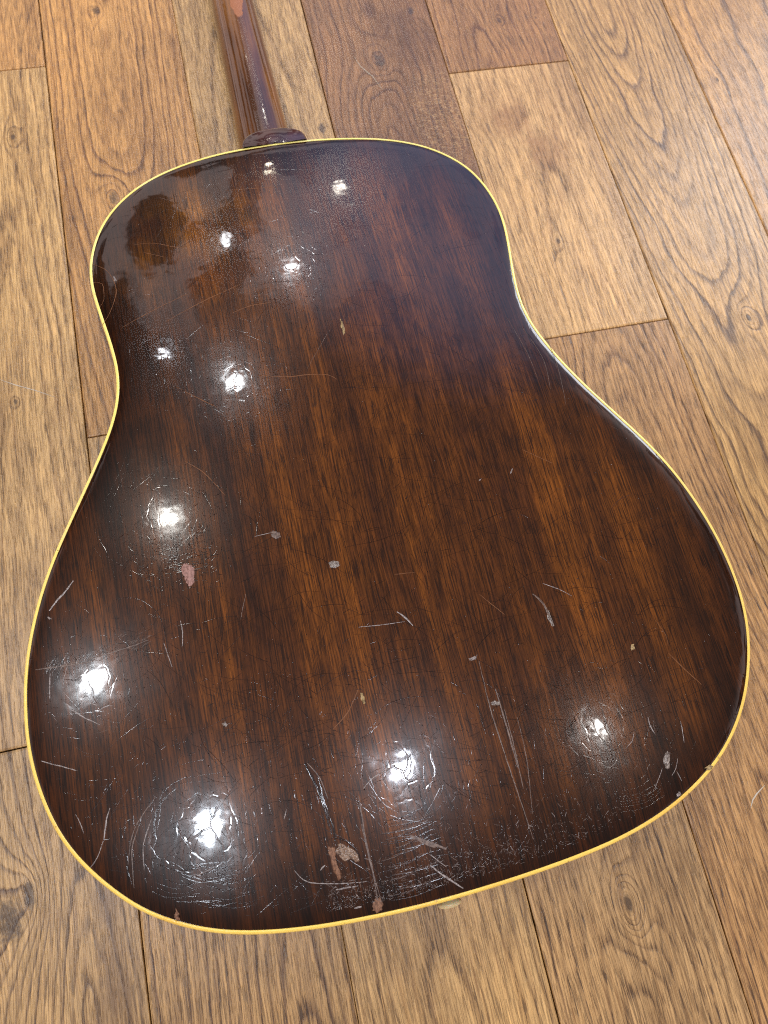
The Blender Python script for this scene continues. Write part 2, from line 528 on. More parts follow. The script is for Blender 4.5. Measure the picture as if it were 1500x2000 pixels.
# worn-through patch high on the neck
dx = t.m('MULTIPLY', t.m('SUBTRACT', x, .0), 1 / .0085)
dy = t.m('MULTIPLY', t.m('SUBTRACT', y, .800), 1 / .070)
wr = t.m('ADD', t.m('ADD', t.m('MULTIPLY', dx, dx), t.m('MULTIPLY', dy, dy)),
         t.m('MULTIPLY', t.m('SUBTRACT', shape_noise(t, x, y, 90., 3.), .5), .8))
wmask = t.ss(wr, 1.05, .9)
col = t.mix(wmask, col, (.36, .15, .08))
t.put(bs.inputs['Base Color'], col)
lacquer(t, bs, x, y, .3)
t.put(bs.inputs['Coat Weight'], t.m('SUBTRACT', 1., wmask))

M_heel, t, bs = newmat('heel_lacquer')
x, y, z = t.xyz()
hn = shape_noise(t, x, y, 70., 2.)
t.put(bs.inputs['Base Color'], t.mix(t.ss(hn, .35, .7), (.030, .010, .010), (.060, .016, .012)))
lacquer(t, bs, x, y, 1.)

M_board, t, bs = newmat('rosewood_fingerboard')
x, y, z = t.xyz()
t.put(bs.inputs['Base Color'], t.mix(t.noise(t.comb(t.m('MULTIPLY', x, 400.), t.m('MULTIPLY', y, 20.), 0.), 1, 3),
                                     (.07, .05, .045), (.18, .14, .12)))
bs.inputs['Roughness'].default_value = .5

M_btn, t, bs = newmat('cream_plastic')
x, y, z = t.xyz()
t.put(bs.inputs['Base Color'], t.mix(shape_noise(t, x, z, 150., 3.), (.70, .58, .32), (.60, .47, .24)))
bs.inputs['Roughness'].default_value = .3
bs.inputs['Subsurface Weight'].default_value = .3
bs.inputs['Subsurface Scale'].default_value = .004


def barewood(name, c1, c2, rough=.6, spec=.3, bumpy=0., holes=0.):
    m, t, bs = newmat(name)
    x, y, z = t.xyz()
    f = t.noise(t.comb(t.m('MULTIPLY', x, 900.), t.m('MULTIPLY', y, 120.), 0.), 1, 3, .7)
    c = t.mix(t.ss(f, .3, .7), c1, c2)
    if holes:
        hn = t.noise(t.comb(x, y, 0.), 620, 3, .7)
        c = t.mix(t.m('MULTIPLY', t.ss(hn, .46, .58), holes), c, (.035, .012, .006))
    t.put(bs.inputs['Base Color'], c)
    bs.inputs['Roughness'].default_value = rough
    bs.inputs['Specular IOR Level'].default_value = spec
    if bumpy:
        b = t.node('ShaderNodeBump')
        b.inputs['Distance'].default_value = bumpy
        t.put(b.inputs['Height'], t.noise(t.comb(x, y, 0.), 420, 3, .7))
        t.l.new(b.outputs[0], bs.inputs['Normal'])
    return m


M_bare = barewood('bare_mahogany', (.13, .055, .028), (.27, .135, .075), holes=0.5)
M_pink = barewood('bare_wood_pink', (.24, .12, .095), (.36, .20, .165), holes=0.35)
M_yel = barewood('chipped_lacquer_yellow', (.24, .15, .05), (.42, .30, .14), .4, holes=0.5)
M_grey = barewood('chipped_lacquer_grey', (.10, .07, .05), (.32, .27, .23), .3, .6, .0006, holes=0.75)
M_torn = barewood('torn_lacquer', (.16, .08, .04), (.34, .24, .17), .16, 1., .0010, holes=0.6)
M_pale = barewood('scratched_lacquer', (.20, .16, .14), (.36, .31, .29), .35, .5, holes=0.7)
M_faint = barewood('faint_scratch', (.10, .055, .035), (.17, .11, .08), .4, .5, holes=0.7)
M_rust = barewood('hairline_scratch', (.13, .045, .012), (.20, .075, .022), .5)

# ------------------------------------------------------------------ guitar
root = bpy.data.objects.new('acoustic_guitar', None)
COL.objects.link(root)
root.location = EMP
root['label'] = 'worn dark brown acoustic guitar lying face down on the oak floor, yellow edge binding'
root['category'] = 'guitar'


def place(o):
    """guitar frame: origin at the tail of the back, y along the neck, z out of the back"""
    mt = ML.to_4x4()
    mt.translation = T0 - EMP
    o.matrix_local = mt
    return o


OUT = [tuple(float(v) / 1000 for v in p.split(',')) for p in (
    "-113.6,490.2;-104.2,496.5;-94.8,501.5;-85.6,505.2;-74.7,508.8;-63.2,511.4;-51.6,514.0;-40.0,515.6;-28.5,516.2;"
    "-13.2,516.6;2.2,516.7;13.9,516.7;25.4,516.1;40.8,514.6;56.1,512.4;67.6,510.4;78.9,507.7;90.0,504.1;100.8,499.3;"
    "107.8,495.2;114.6,490.7;122.9,483.7;130.5,475.4;135.2,468.5;139.5,460.1;143.1,449.7;145.9,437.0;147.1,427.4;"
    "147.1,415.9;146.1,405.5;144.2,393.2;141.3,379.0;139.2,368.0;137.6,357.1;136.8,346.3;136.9,336.8;137.8,328.5;"
    "139.9,319.3;143.5,308.1;148.4,295.5;154.4,282.0;160.8,269.8;166.7,259.8;172.4,250.2;178.0,240.6;183.5,230.8;"
    "188.9,221.1;194.0,210.8;198.6,199.3;202.6,186.6;206.1,172.9;208.4,159.5;209.7,149.6;210.4,138.8;210.6,128.9;"
    "210.3,118.7;209.2,108.9;207.0,98.4;203.9,88.9;200.6,81.0;196.5,72.4;191.9,64.4;187.2,57.0;181.6,49.9;174.8,42.9;"
    "168.9,37.5;162.4,32.3;155.0,27.4;146.3,22.6;136.7,18.1;127.5,14.5;118.8,11.5;110.2,9.0;99.2,6.5;88.6,4.7;78.3,3.4;"
    "65.8,2.3;55.8,1.6;41.1,0.7;29.1,0.2;17.4,-0.1;5.6,-0.3;-6.0,-0.4;-17.3,-0.4;-28.6,-0.1;-39.8,0.5;-50.8,1.1;"
    "-61.7,1.9;-72.6,2.9;-83.2,4.1;-93.8,5.7;-106.0,7.9;-116.9,10.5;-127.2,13.7;-137.1,17.8;-147.1,22.9;-156.5,29.1;"
    "-162.3,33.3;-167.0,37.3;-178.0,48.0;-187.0,59.3;-190.8,65.0;-195.6,73.1;-199.2,80.6;-201.8,87.4;-204.5,96.5;"
    "-206.7,105.0;-208.3,113.2;-209.3,122.1;-209.7,128.6;-209.8,139.0;-209.4,149.6;-208.5,159.4;-206.9,168.6;"
    "-205.0,177.6;-202.6,186.6;-199.8,195.4;-197.4,202.0;-193.8,211.9;-189.3,222.1;-184.2,232.1;-176.7,245.3;"
    "-169.3,257.8;-160.4,273.4;-150.4,291.9;-146.8,299.5;-142.3,310.0;-139.4,319.6;-137.8,328.6;-137.0,337.8;"
    "-137.1,347.4;-138.2,357.5;-140.2,369.2;-143.3,387.1;-145.5,398.2;-147.1,409.2;-147.6,418.6;-147.1,427.8;"
    "-145.5,438.2;-142.2,450.2;-137.6,461.4;-131.1,472.3;-123.5,481.4").split(';')]


def smooth_loop(P, n=360):
    Q = P[:]
    for _ in range(3):
        Q = [(a[0] * .25 + b[0] * .5 + c[0] * .25, a[1] * .25 + b[1] * .5 + c[1] * .25)
             for a, b, c in zip(Q[-1:] + Q[:-1], Q, Q[1:] + Q[:1])]
    # Catmull-Rom resample by arc length
    D = []
    N = len(Q)
    for i in range(N):
        p0, p1, p2, p3 = Q[i - 1], Q[i], Q[(i + 1) % N], Q[(i + 2) % N]
        for k in range(8):
            u = k / 8
            D.append(tuple(.5 * (2 * p1[j] + (p2[j] - p0[j]) * u + (2 * p0[j] - 5 * p1[j] + 4 * p2[j] - p3[j]) * u * u +
                                 (3 * p1[j] - p0[j] - 3 * p2[j] + p3[j]) * u ** 3) for j in (0, 1)))
    L = [0]
    for a, b in zip(D, D[1:] + D[:1]):
        L.append(L[-1] + math.dist(a, b))
    out, k = [], 0
    for i in range(n):
        s = L[-1] * i / n
        while L[k + 1] < s:
            k += 1
        u = (s - L[k]) / (L[k + 1] - L[k])
        a, b = D[k], D[(k + 1) % len(D)]
        out.append((a[0] + (b[0] - a[0]) * u, a[1] + (b[1] - a[1]) * u))
    return out


LOOP = smooth_loop(OUT)
NLP = len(LOOP)
NRM = []                     # outward normals
for i in range(NLP):
    a, b = LOOP[i - 2], LOOP[(i + 2) % NLP]
    tx, ty = b[0] - a[0], b[1] - a[1]
    l = math.hypot(tx, ty)
    NRM.append((-ty / l, tx / l))
area2 = sum(a[0] * b[1] - b[0] * a[1] for a, b in zip(LOOP, LOOP[1:] + LOOP[:1]))
if area2 > 0:
    NRM = [(-a, -b) for a, b in NRM]

BW = .0020                   # binding width
ROLL_S, ROLL_D = .16, .0038  # edge roll-off slope and reach


def back_w(x, y, d):
    """height of the lacquered back, d = distance from its edge"""
    return crown(x, y) + .0001 - ROLL_S * ROLL_D * math.exp(-max(d, 0) / ROLL_D)


def loop_in(d):
    return [(p[0] - n[0] * d, p[1] - n[1] * d) for p, n in zip(LOOP, NRM)]


# --- back plate
verts, faces, nors, edge = [], [], [], []
INS = [BW, BW + .0008, BW + .0018, BW + .003, BW + .0045, BW + .0065, BW + .0095, .0165, .024]
for d in INS:
    for (x, y), n in zip(loop_in(d), NRM):
        dd = d - BW
        verts.append((x, y, back_w(x, y, dd)))
        s = ROLL_S * math.exp(-dd / ROLL_D)
        nors.append(Vector((x / RS + n[0] * s, (y - .257) / RS + n[1] * s, 1)).normalized())
        edge.append(dd)
base = loop_in(INS[-1])
NR = 12
for k in range(1, NR + 1):
    u = k / NR
    for (x, y) in base:
        ys = .13 + (y - .024) / (.493 - .024) * (.40 - .13)
        X, Y = x * (1 - u), y + (ys - y) * u
        verts.append((X, Y, crown(X, Y) + .0001))
        nors.append(Vector((X / RS, (Y - .257) / RS, 1)).normalized())
        edge.append(.022 + u * .11)
nr = len(INS) + NR
for k in range(nr - 1):
    for i in range(NLP):
        j = (i + 1) % NLP
        faces.append((k * NLP + i, k * NLP + j, (k + 1) * NLP + j, (k + 1) * NLP + i))
if area2 < 0:
    faces = [f[::-1] for f in faces]
back = place(meshobj('back', verts, faces, M_back, root))
at = back.data.attributes.new('edge', 'FLOAT', 'POINT')
at.data.foreach_set('value', edge)
back.data.normals_split_custom_set_from_vertices([tuple(v) for v in nors])


# --- binding (closed strip around the back's edge)
def strip_loop(name, prof, mat, parent, zfun=None):
    """prof: list of (inset, dz) swept round the outline"""
    vs, fs = [], []
    for (d, dz) in prof:
        for (x, y) in loop_in(d):
            vs.append((x, y, (crown(x, y) if zfun is None else zfun(x, y)) + dz))
    for k in range(len(prof) - 1):
        for i in range(NLP):
            j = (i + 1) % NLP
            fs.append((k * NLP + i, k * NLP + j, (k + 1) * NLP + j, (k + 1) * NLP + i))
    if area2 < 0:
        fs = [f[::-1] for f in fs]
    return place(meshobj(name, vs, fs, mat, parent))


strip_loop('binding', [(-.0001, -.0066), (-.0001, -.0012), (.0002, -.0006), (.0007, -.00025), (.0013, -.00015),
                       (BW - .0001, -.0002), (BW + .00005, -.0010)], M_bind, root)


# --- sides, top, front binding
def depth(x, y):
    """z of the soundboard plane in the guitar frame: parallel to the floor, 14 mm above it"""
    p = T0 + ML @ Vector((x, y, 0))
    return (.014 - p.z) / NL.z


vs, fs = [], []
for k, (d, mode) in enumerate([(.0001, -.0066), (.0001, None), ]):
    for (x, y) in loop_in(.0002):
        vs.append((x, y, crown(x, y) - .0066 if mode else depth(x, y) + .006))
for i in range(NLP):
    j = (i + 1) % NLP
    fs.append((i, j, NLP + j, NLP + i))
if area2 > 0:
    fs = [f[::-1] for f in fs]
place(meshobj('side', vs, fs, M_side, root))
lp = loop_in(.0)
vs = [(x, y, depth(x, y) + .006) for x, y in lp] + [(x, y, depth(x, y)) for x, y in lp]
fs = [(i, (i + 1) % NLP, NLP + (i + 1) % NLP, NLP + i) for i in range(NLP)]
fs.append(tuple(range(NLP, 2 * NLP)))
M_top = barewood('sunburst_spruce', (.30, .12, .03), (.42, .20, .05), .2, .5)
place(meshobj('soundboard', vs, fs, M_top, root, smooth=False))

# --- heel: swept out of the rim, round cap level with the back
lev = [(-.0020, .0, .0), (-.0012, .0118, .0225), (-.0022, .0138, .0240), (-.0045, .0148, .0248), (-.015, .0156, .0254),
       (-.035, .019, .0262), (-.052, .028, .0258), (-.066, .047, .0250), (-.075, .075, .0245)]
vs, fs = [], []
NH = 28
for (z, e, hw) in lev:
    for i in range(NH + 1):
        a = math.pi * i / NH
        cx, sy = math.cos(a), math.sin(a)
        vs.append((-.003 + hw * math.copysign(abs(cx) ** .85, cx) if hw else -.003, .5150 + (e + .0015) * (sy ** .8 if sy > 0 else 0), z))
for k in range(len(lev) - 1):
    for i in range(NH):
        a = k * (NH + 1) + i
        fs.append((a, a + 1, a + NH + 2, a + NH + 1) if k else (a, a + NH + 2, a + NH + 1))
fs = [f[::-1] for f in fs]
heel = place(meshobj('heel', vs, fs, M_heel, root))

# --- neck (runs parallel to the floor)
YN = (YL - Vector((0, 0, YL.z))).normalized()
XN = Vector((YN.y, -YN.x, 0))
ON = T0 + ML @ Vector((0, 0, 0))


def place_neck(o):
    mt = Matrix((XN, YN, Vector((0, 0, 1)))).transposed().to_4x4()
    mt.translation = Vector((T0.x, T0.y, 0)) - EMP
    o.matrix_local = mt
    return o


def neck_hw(y):
    return .0252 - (y - .514) * .0185


vs, fs = [], []
NS, NP = 40, 24
for k in range(NS + 1):
    y = .5 + .385 * k / NS
    hw = neck_hw(y)
    th = .0235 - .003 * (y - .5) / .38
    for i in range(NP + 1):
        a = math.pi * i / NP
        c, s = math.cos(a), math.sin(a)
        vs.append((-.002 + hw * math.copysign(abs(c) ** .8, c), y, .0135 + th * (abs(s) ** .85)))
for k in range(NS):
    for i in range(NP):
        a = k * (NP + 1) + i
        fs.append((a, a + NP + 1, a + NP + 2, a + 1))
neck = place_neck(meshobj('neck', vs, fs, M_neck, root))


def box(name, x0, x1, y0, y1, z0, z1, mat, parent, tw=None):
    v = [(x, y, z) for z in (z0, z1) for (x, y) in ((x0, y0), (x1, y0), (x1, y1), (x0, y1))]
    if tw:
        v = [(x * (tw if abs(y - y1) < 1e-6 else 1), y, z) for x, y, z in v]
    f = [(0, 3, 2, 1), (4, 5, 6, 7), (0, 1, 5, 4), (1, 2, 6, 5), (2, 3, 7, 6), (3, 0, 4, 7)]
    return meshobj(name, v, f, mat, parent, smooth=False)


place_neck(box('fingerboard', -.0268, .0232, .46, .885, .0065, .0134, M_board, root, .73))

# --- strap button on the tail
vs, fs = [], []
prof = [(.0, -.0106), (.0050, -.0108), (.0066, -.0102), (.0070, -.0092), (.0066, -.0080), (.0042, -.0068), (.0036, -.005), (.0042, .001)]
NB = 24
for (r, yy) in prof:
    for i in range(NB):
        a = 2 * math.pi * i / NB
        vs.append((-.0035 + r * math.cos(a), yy, -.045 + r * math.sin(a)))
for k in range(len(prof) - 1):
    for i in range(NB):
        j = (i + 1) % NB
        fs.append((k * NB + i, k * NB + j, (k + 1) * NB + j, (k + 1) * NB + i))
place(meshobj('strap_button', vs, fs, M_btn, root))


# ------------------------------------------------------------------ wear on the back: scratches, dings and chips
R = random.Random(11)


class Marks:
    """thin raised-edge scratches that follow the arched surface"""

    def __init__(s):
        s.v, s.f = [], []

    def line(s, pts, w, slope, lift=.000012):
        n = len(pts)
        b0 = len(s.v)
        hgt = w * .5 * slope
        for i, (x, y) in enumerate(pts):
            a, b = pts[max(i - 1, 0)], pts[min(i + 1, n - 1)]
            tx, ty = b[0] - a[0], b[1] - a[1]
            l = math.hypot(tx, ty) or 1
            nx, ny = -ty / l, tx / l
            u = i / (n - 1)
            ww = w * (.25 + .75 * math.sin(math.pi * min(max(u, .04), .96)) ** .6) * R.uniform(.7, 1.25)
            z = crown(x, y) + .0001 + lift
            s.v += [(x + nx * ww / 2, y + ny * ww / 2, z), (x, y, z + hgt * ww / w), (x - nx * ww / 2, y - ny * ww / 2, z)]
        for i in range(n - 1):
            a = b0 + i * 3
            s.f += [(a, a + 1, a + 4, a + 3), (a + 1, a + 2, a + 5, a + 4)]

    def dot(s, x, y, r, slope):
        b0 = len(s.v)
        z = crown(x, y) + .000112
        k = 5
        ph = R.uniform(0, 6)
        el = R.uniform(.5, 1)
        for i in range(k):
            a = ph + 2 * math.pi * i / k
            q = r * R.uniform(.6, 1.2)
            s.v.append((x + q * el * math.cos(a), y + q * math.sin(a), z))
        s.v.append((x + R.uniform(-.3, .3) * r, y + R.uniform(-.3, .3) * r, z + r * slope))
        for i in range(k):
            s.f.append((b0 + i, b0 + (i + 1) % k, b0 + k))

    def build(s, name, mat):
        o = place(meshobj(name, s.v, s.f, mat, back_parent))
        o['kind'] = 'stuff'
        return o


back_parent = root


def inside(x, y, mg=.006):
    """even-odd test against the outline shrunk a little"""
    c = False
    for (x1, y1), (x2, y2) in zip(INL, INL[1:] + INL[:1]):
        if (y1 > y) != (y2 > y) and x < (x2 - x1) * (y - y1) / (y2 - y1) + x1:
            c = not c
    return c


INL = loop_in(.007)[::4]


def spline(pp, step=.0025, jit=0.):
    """pixel control points -> smooth jittered line in the guitar frame"""
    P = [unp(*p) for p in pp]
    out = []
    for i in range(len(P) - 1):
        p0, p1, p2, p3 = P[max(i - 1, 0)], P[i], P[i + 1], P[min(i + 2, len(P) - 1)]
        k = max(2, int(math.dist(p1, p2) / step))
        for q in range(k + (i == len(P) - 2)):
            u = q / k
            out.append(tuple(.5 * (2 * p1[j] + (p2[j] - p0[j]) * u + (2 * p0[j] - 5 * p1[j] + 4 * p2[j] - p3[j]) * u * u +
                                   (3 * p1[j] - p0[j] - 3 * p2[j] + p3[j]) * u ** 3) + R.uniform(-jit, jit) for j in (0, 1)))
    return out


gl = Marks()       # glossy scratches in the lacquer, same finish as the back
pa = Marks()       # whitened deep scratches
fa = Marks()       # faint ones
ru = Marks()       # fine rust-coloured hairlines


def rand_line(mk, x, y, ang, L, curv, w, slope):
    n = max(3, int(L / .003))
    pts = []
    for i in range(n):
        pts.append((x, y))
        x += math.cos(ang) * L / n
        y += math.sin(ang) * L / n
        ang += curv * L / n + R.gauss(0, .05)
    if all(inside(*p) for p in (pts[0], pts[len(pts) // 2], pts[-1])):
        mk.line(pts, w, slope)


def rnd_pt():
    while True:
        x, y = R.uniform(-.205, .205), R.uniform(.006, .51)
        if inside(x, y):
            return x, y


def shape_ok(x, y):
    """clusters: wear gathers in patches"""
    return math.sin(x * 41 + 1.3) * math.sin(y * 53 + x * 17) + R.uniform(-.7, .9) > 0


def dens(y):
    return .22 + .78 * max(0., 1 - y / .26)


for _ in range(2600):
    x, y = rnd_pt()
    if R.random() < dens(y):
        rand_line(gl, x, y, R.uniform(0, math.pi), R.expovariate(1 / .011) + .003, R.gauss(0, 22), R.uniform(.00012, .00035), R.uniform(.03, .12))
for _ in range(900):
    x, y = rnd_pt()
    rand_line(gl, x, y, R.uniform(0, math.pi), R.uniform(.004, .05), R.gauss(0, 10), R.uniform(.0001, .0002), R.uniform(.015, .05))
for _ in range(5200):
    x, y = rnd_pt()
    if R.random() < dens(y):
        gl.dot(x, y, R.choice((.00018, .00025, .0003, .0005)), R.uniform(.04, .25))
for _ in range(2200):
    x, y = R.uniform(-.2, .17), abs(R.gauss(0, .075)) + .006
    if inside(x, y) and shape_ok(x, y):
        rand_line(gl, x, y, R.uniform(0, math.pi), R.expovariate(1 / .005) + .001, R.gauss(0, 55), R.uniform(.0001, .0003), R.uniform(.10, .34))
# extra scratches clustered round the lamp reflections, added for their glints
for (px, py, n, r1) in ((665, 365, 60, .012), (570, 520, 180, .020), (440, 470, 40, .009), (460, 745, 190, .022), (330, 1010, 200, .024),
                        (185, 1325, 90, .018), (410, 1610, 300, .042), (790, 1500, 340, .046), (1170, 1420, 170, .034), (330, 1090, 90, .016)):
    cx, cy = unp(px, py)
    for _ in range(n):
        a = R.uniform(0, 2 * math.pi)
        rr = r1 * math.sqrt(R.random()) * 1.5 + .002
        x, y = cx + rr * math.cos(a), cy + rr * math.sin(a)
        rand_line(gl, x, y, R.uniform(0, 6.28), R.uniform(.0015, .009), R.gauss(0, 60), R.uniform(.00015, .0004), R.uniform(.05, .14))
for _ in range(260):      # cross-hatched flecks of lacquer just below the left bright spot
    cx, cy = unp(R.gauss(345, 38), R.gauss(1092, 24))
    rand_line(gl, cx, cy, R.gauss(-.15, .3), R.uniform(.0015, .006), 0, R.uniform(.0002, .0006), R.uniform(.06, .2))
# ladder of parallel rubs near the tail
for i in range(24):
    yb = 1588 + i * 6.8 + R.uniform(-2, 2)
    xa = 752 + R.uniform(-12, 18)
    xb = xa + R.uniform(45, 110)
    gl.line(spline([(xa, yb + 14), ((xa + xb) / 2, yb + 4), (xb, yb - 16 + R.uniform(-4, 4))], .002, .00008), R.uniform(.0003, .0006), R.uniform(.09, .2))
    if i % 2 == 0:
        fa.line(spline([(xa + 4, yb + 12), ((xa + xb) / 2, yb + 2), (xb - 10, yb - 16)], .003), .0002, .1)
for i in range(16):
    yb = 1520 + i * 5
    xa = 1205 + i * 2 + R.uniform(-8, 8)
    q = [(xa, yb + 26), (xa + 45, yb + 18), (xa + 80, yb - 6)]
    if all(inside(*unp(*p)) for p in q):
        gl.line(spline(q, .002), R.uniform(.0002, .0004), R.uniform(.06, .14))
# crazing at the lower-left lower bout
for i in range(3):
    a0 = R.uniform(2.0, 4.3)
    rr = R.uniform(95, 165) + R.gauss(0, 12)
    arc = [(400 + rr * 1.0 * math.cos(a0 - .28 * k) , 1620 - rr * .98 * math.sin(a0 - .28 * k)) for k in range(R.randint(3, 6))]
    if all(inside(*unp(*p)) for p in arc):
        gl.line(spline(arc, .002, .0002), R.uniform(.0003, .0007), R.uniform(.08, .22))
for i in range(26):
    yb = 1715 + R.uniform(-35, 48)
    xa = 300 + R.uniform(-30, 150)
    q = [(xa, yb), (xa + 40, yb + 12), (xa + 90, yb + 6 + R.uniform(-10, 4))]
    if all(inside(*unp(*p)) for p in q):
        gl.line(spline(q, .002, .00015), R.uniform(.0003, .0006), R.uniform(.1, .25))
# worn strip along the tail edge
for _ in range(3400):
    u = R.random()
    px = 640 + (u ** 1.25) * 660
    if R.random() < max(0, (px - 1020) / 300):
        continue
    edge_y = 1812 - (px - 640) * .265 - max(0, px - 1000) * .11
    x, y = unp(px, edge_y - 8 - abs(R.gauss(0, 52)))
    if inside(x, y):
        q = R.random()
        if q < .4:
            gl.dot(x, y, R.uniform(.0002, .0005), R.uniform(.1, .4))
        elif q < .55:
            R.choice((pa, fa, fa, fa)).dot(x, y, R.uniform(.0001, .00025), R.uniform(.1, .4))
        else:
            rand_line(R.choice((gl, gl, gl, fa, fa, fa, fa, pa)), x, y, R.uniform(0, 3.1), R.uniform(.0008, .0045), R.gauss(0, 60), R.uniform(.0001, .00024), R.uniform(.08, .25))

# --- the scratches one can pick out in the photograph
for pp, w in (([(505, 733), (560, 736), (600, 732), (640, 732), (658, 741)], .0004),
              ([(345, 756), (375, 772), (425, 796)], .0004), ([(360, 900), (400, 925), (440, 968)], .00035),
              ([(238, 640), (300, 606), (370, 572)], .00035), ([(325, 628), (390, 592), (470, 555)], .00035), ([(455, 611), (490, 597), (530, 591)], .0004),
              ([(180, 516), (210, 530), (227, 566), (215, 610), (196, 640)], .00035), ([(183, 552), (200, 555), (203, 585), (195, 600)], .0003),
              ([(262, 478), (300, 475), (345, 483), (400, 487)], .0003), ([(280, 493), (320, 502)], .0003),
              ([(440, 372), (500, 368), (548, 365)], .0003), ([(1020, 878), (1050, 892), (1080, 905)], .0003),
              ([(1280, 1212), (1300, 1240), (1305, 1262)], .0003), ([(1305, 1275), (1335, 1305), (1370, 1337)], .00045),
              ([(770, 1122), (810, 1118)], .0003), ([(935, 1160), (960, 1180), (985, 1200)], .0003), ([(525, 250 + 60), (528, 340), (530, 370)], .0003),
              ([(700, 1345), (680, 1390), (650, 1425)], .0004), ([(680, 465), (675, 472)], .0005)):
    ru.line(spline(pp, .003, .00006), w, .1)
for pp, w in (([(143, 1134), (128, 1155), (112, 1172), (96, 1193)], .0016), ([(352, 1212), (357, 1235), (356, 1262)], .0009),
              ([(320, 1256), (330, 1285), (336, 1303)], .0007), ([(140, 1386), (165, 1402), (195, 1415)], .0009),
              ([(160, 1368), (190, 1378)], .0009), ([(80, 1486), (105, 1493), (150, 1505)], .0009),
              ([(700, 1225), (750, 1220), (790, 1214)], .0006), ([(1060, 1140), (1090, 1150), (1117, 1164)], .0006),
              ([(775, 1195), (790, 1205), (806, 1222)], .0014), ([(840, 1690), (870, 1713), (905, 1735)], .0014),
              ([(838, 1668), (872, 1693)], .0008), ([(498, 1048), (530, 1040)], .0006), ([(940, 865 + 70), (935, 940)], .001),
              ([(997, 925), (1001, 915)], .0014), ([(1222, 1462), (1235, 1447), (1238, 1430)], .0006),
              ([(1294, 1500), (1286, 1522), (1278, 1540)], .0006), ([(1323, 1482), (1320, 1500), (1312, 1515)], .0007), ([(1322, 1507), (1332, 1526)], .0007),
              ([(1329, 1408), (1333, 1430), (1336, 1450)], .0007), ([(1265, 1400), (1270, 1418), (1280, 1435)], .0008),
              ([(655, 1738), (700, 1730)], .0011), ([(692, 1774), (706, 1771)], .0013), ([(575, 1700), (600, 1722), (655, 1726), (715, 1722)], .0007),
              ([(625, 1700), (635, 1690)], .0012), ([(560, 1580), (555, 1600)], .0006), ([(296, 1600), (280, 1650), (282, 1700)], .0007),
              ([(215, 1578), (208, 1600), (203, 1640)], .0012), ([(202, 1642), (190, 1675), (176, 1695)], .0006),
              ([(760, 1500), (728, 1520), (710, 1540)], .0008), ([(425, 1690), (385, 1710)], .0006), ([(148, 1590), (158, 1610), (163, 1627)], .0006),
              ([(98, 1315), (97, 1340), (97, 1365)], .0011)):
    pa.line(spline(pp, .002, .00010), w * .62, .35)
for pp, w in (([(935, 1290), (958, 1385), (985, 1470), (1015, 1560), (1042, 1640)], .0008),
              ([(968, 1345), (990, 1420), (1012, 1500)], .0012), ([(985, 1385), (1002, 1450), (1022, 1540)], .0008),
              ([(700, 1555), (708, 1600), (716, 1650), (728, 1700), (738, 1760)], .0012), ([(706, 1610), (722, 1680), (745, 1760)], .0007),
              ([(1040, 1160), (1062, 1180), (1078, 1220)], .0016), ([(800, 1632), (835, 1645), (872, 1658)], .0026), ([(815, 1640), (850, 1655)], .0022),
              ([(250, 1690), (262, 1620), (305, 1555)], .0005), ([(262, 1735), (258, 1660), (272, 1610)], .0006), ([(120, 1300), (180, 1285), (240, 1268), (290, 1250)], .0007),
              ([(70, 1308), (130, 1300), (190, 1290)], .0008), ([(420, 1560), (445, 1575), (470, 1620)], .0006), ([(600, 1490), (625, 1520), (640, 1560)], .0007),
              ([(1010, 1400), (1028, 1480), (1040, 1590)], .0005), ([(480, 1160), (470, 1210)], .0004), ([(640, 650), (600, 720)], .0003),
              ([(1055, 640), (1080, 690), (1095, 740), (1105, 790)], .0004), ([(1020, 640), (1060, 700), (1075, 760)], .0004), ([(990, 620), (1030, 690), (1050, 740)], .0003)):
    fa.line(spline(pp, .003, .00012), w * .7, .12)
# the haze swoosh left of the bright spot by the lower-left edge
for _ in range(300):
    u = R.random()
    px, py = 85 + u * 205, 1310 - u * 58 + R.gauss(0, 5 + 7 * u)
    x, y = unp(px, py)
    if inside(x, y):
        rand_line(fa if R.random() < .35 else gl, x, y, R.gauss(1.0, .35) if u < .4 else R.gauss(.35, .2), R.uniform(.002, .006), 0, .00016, R.uniform(.05, .14))
# big splits leading down to the gouge
for pp, w in (([(595, 1490), (615, 1530), (628, 1560), (640, 1600), (648, 1630)], .0022), ([(620, 1510), (632, 1560), (645, 1600), (657, 1635)], .0012),
              ([(655, 1635), (680, 1645), (697, 1662), (703, 1680)], .0018), ([(1030, 1370), (1018, 1395), (1000, 1425)], .0006)):
    gl.line(spline(pp, .0018, .00025), w * .7, .2)
gl.build('scratch', M_back)
pa.build('deep_scratch', M_pale)
fa.build('faint_scratch', M_faint)
ru.build('hairline_scratch', M_rust)


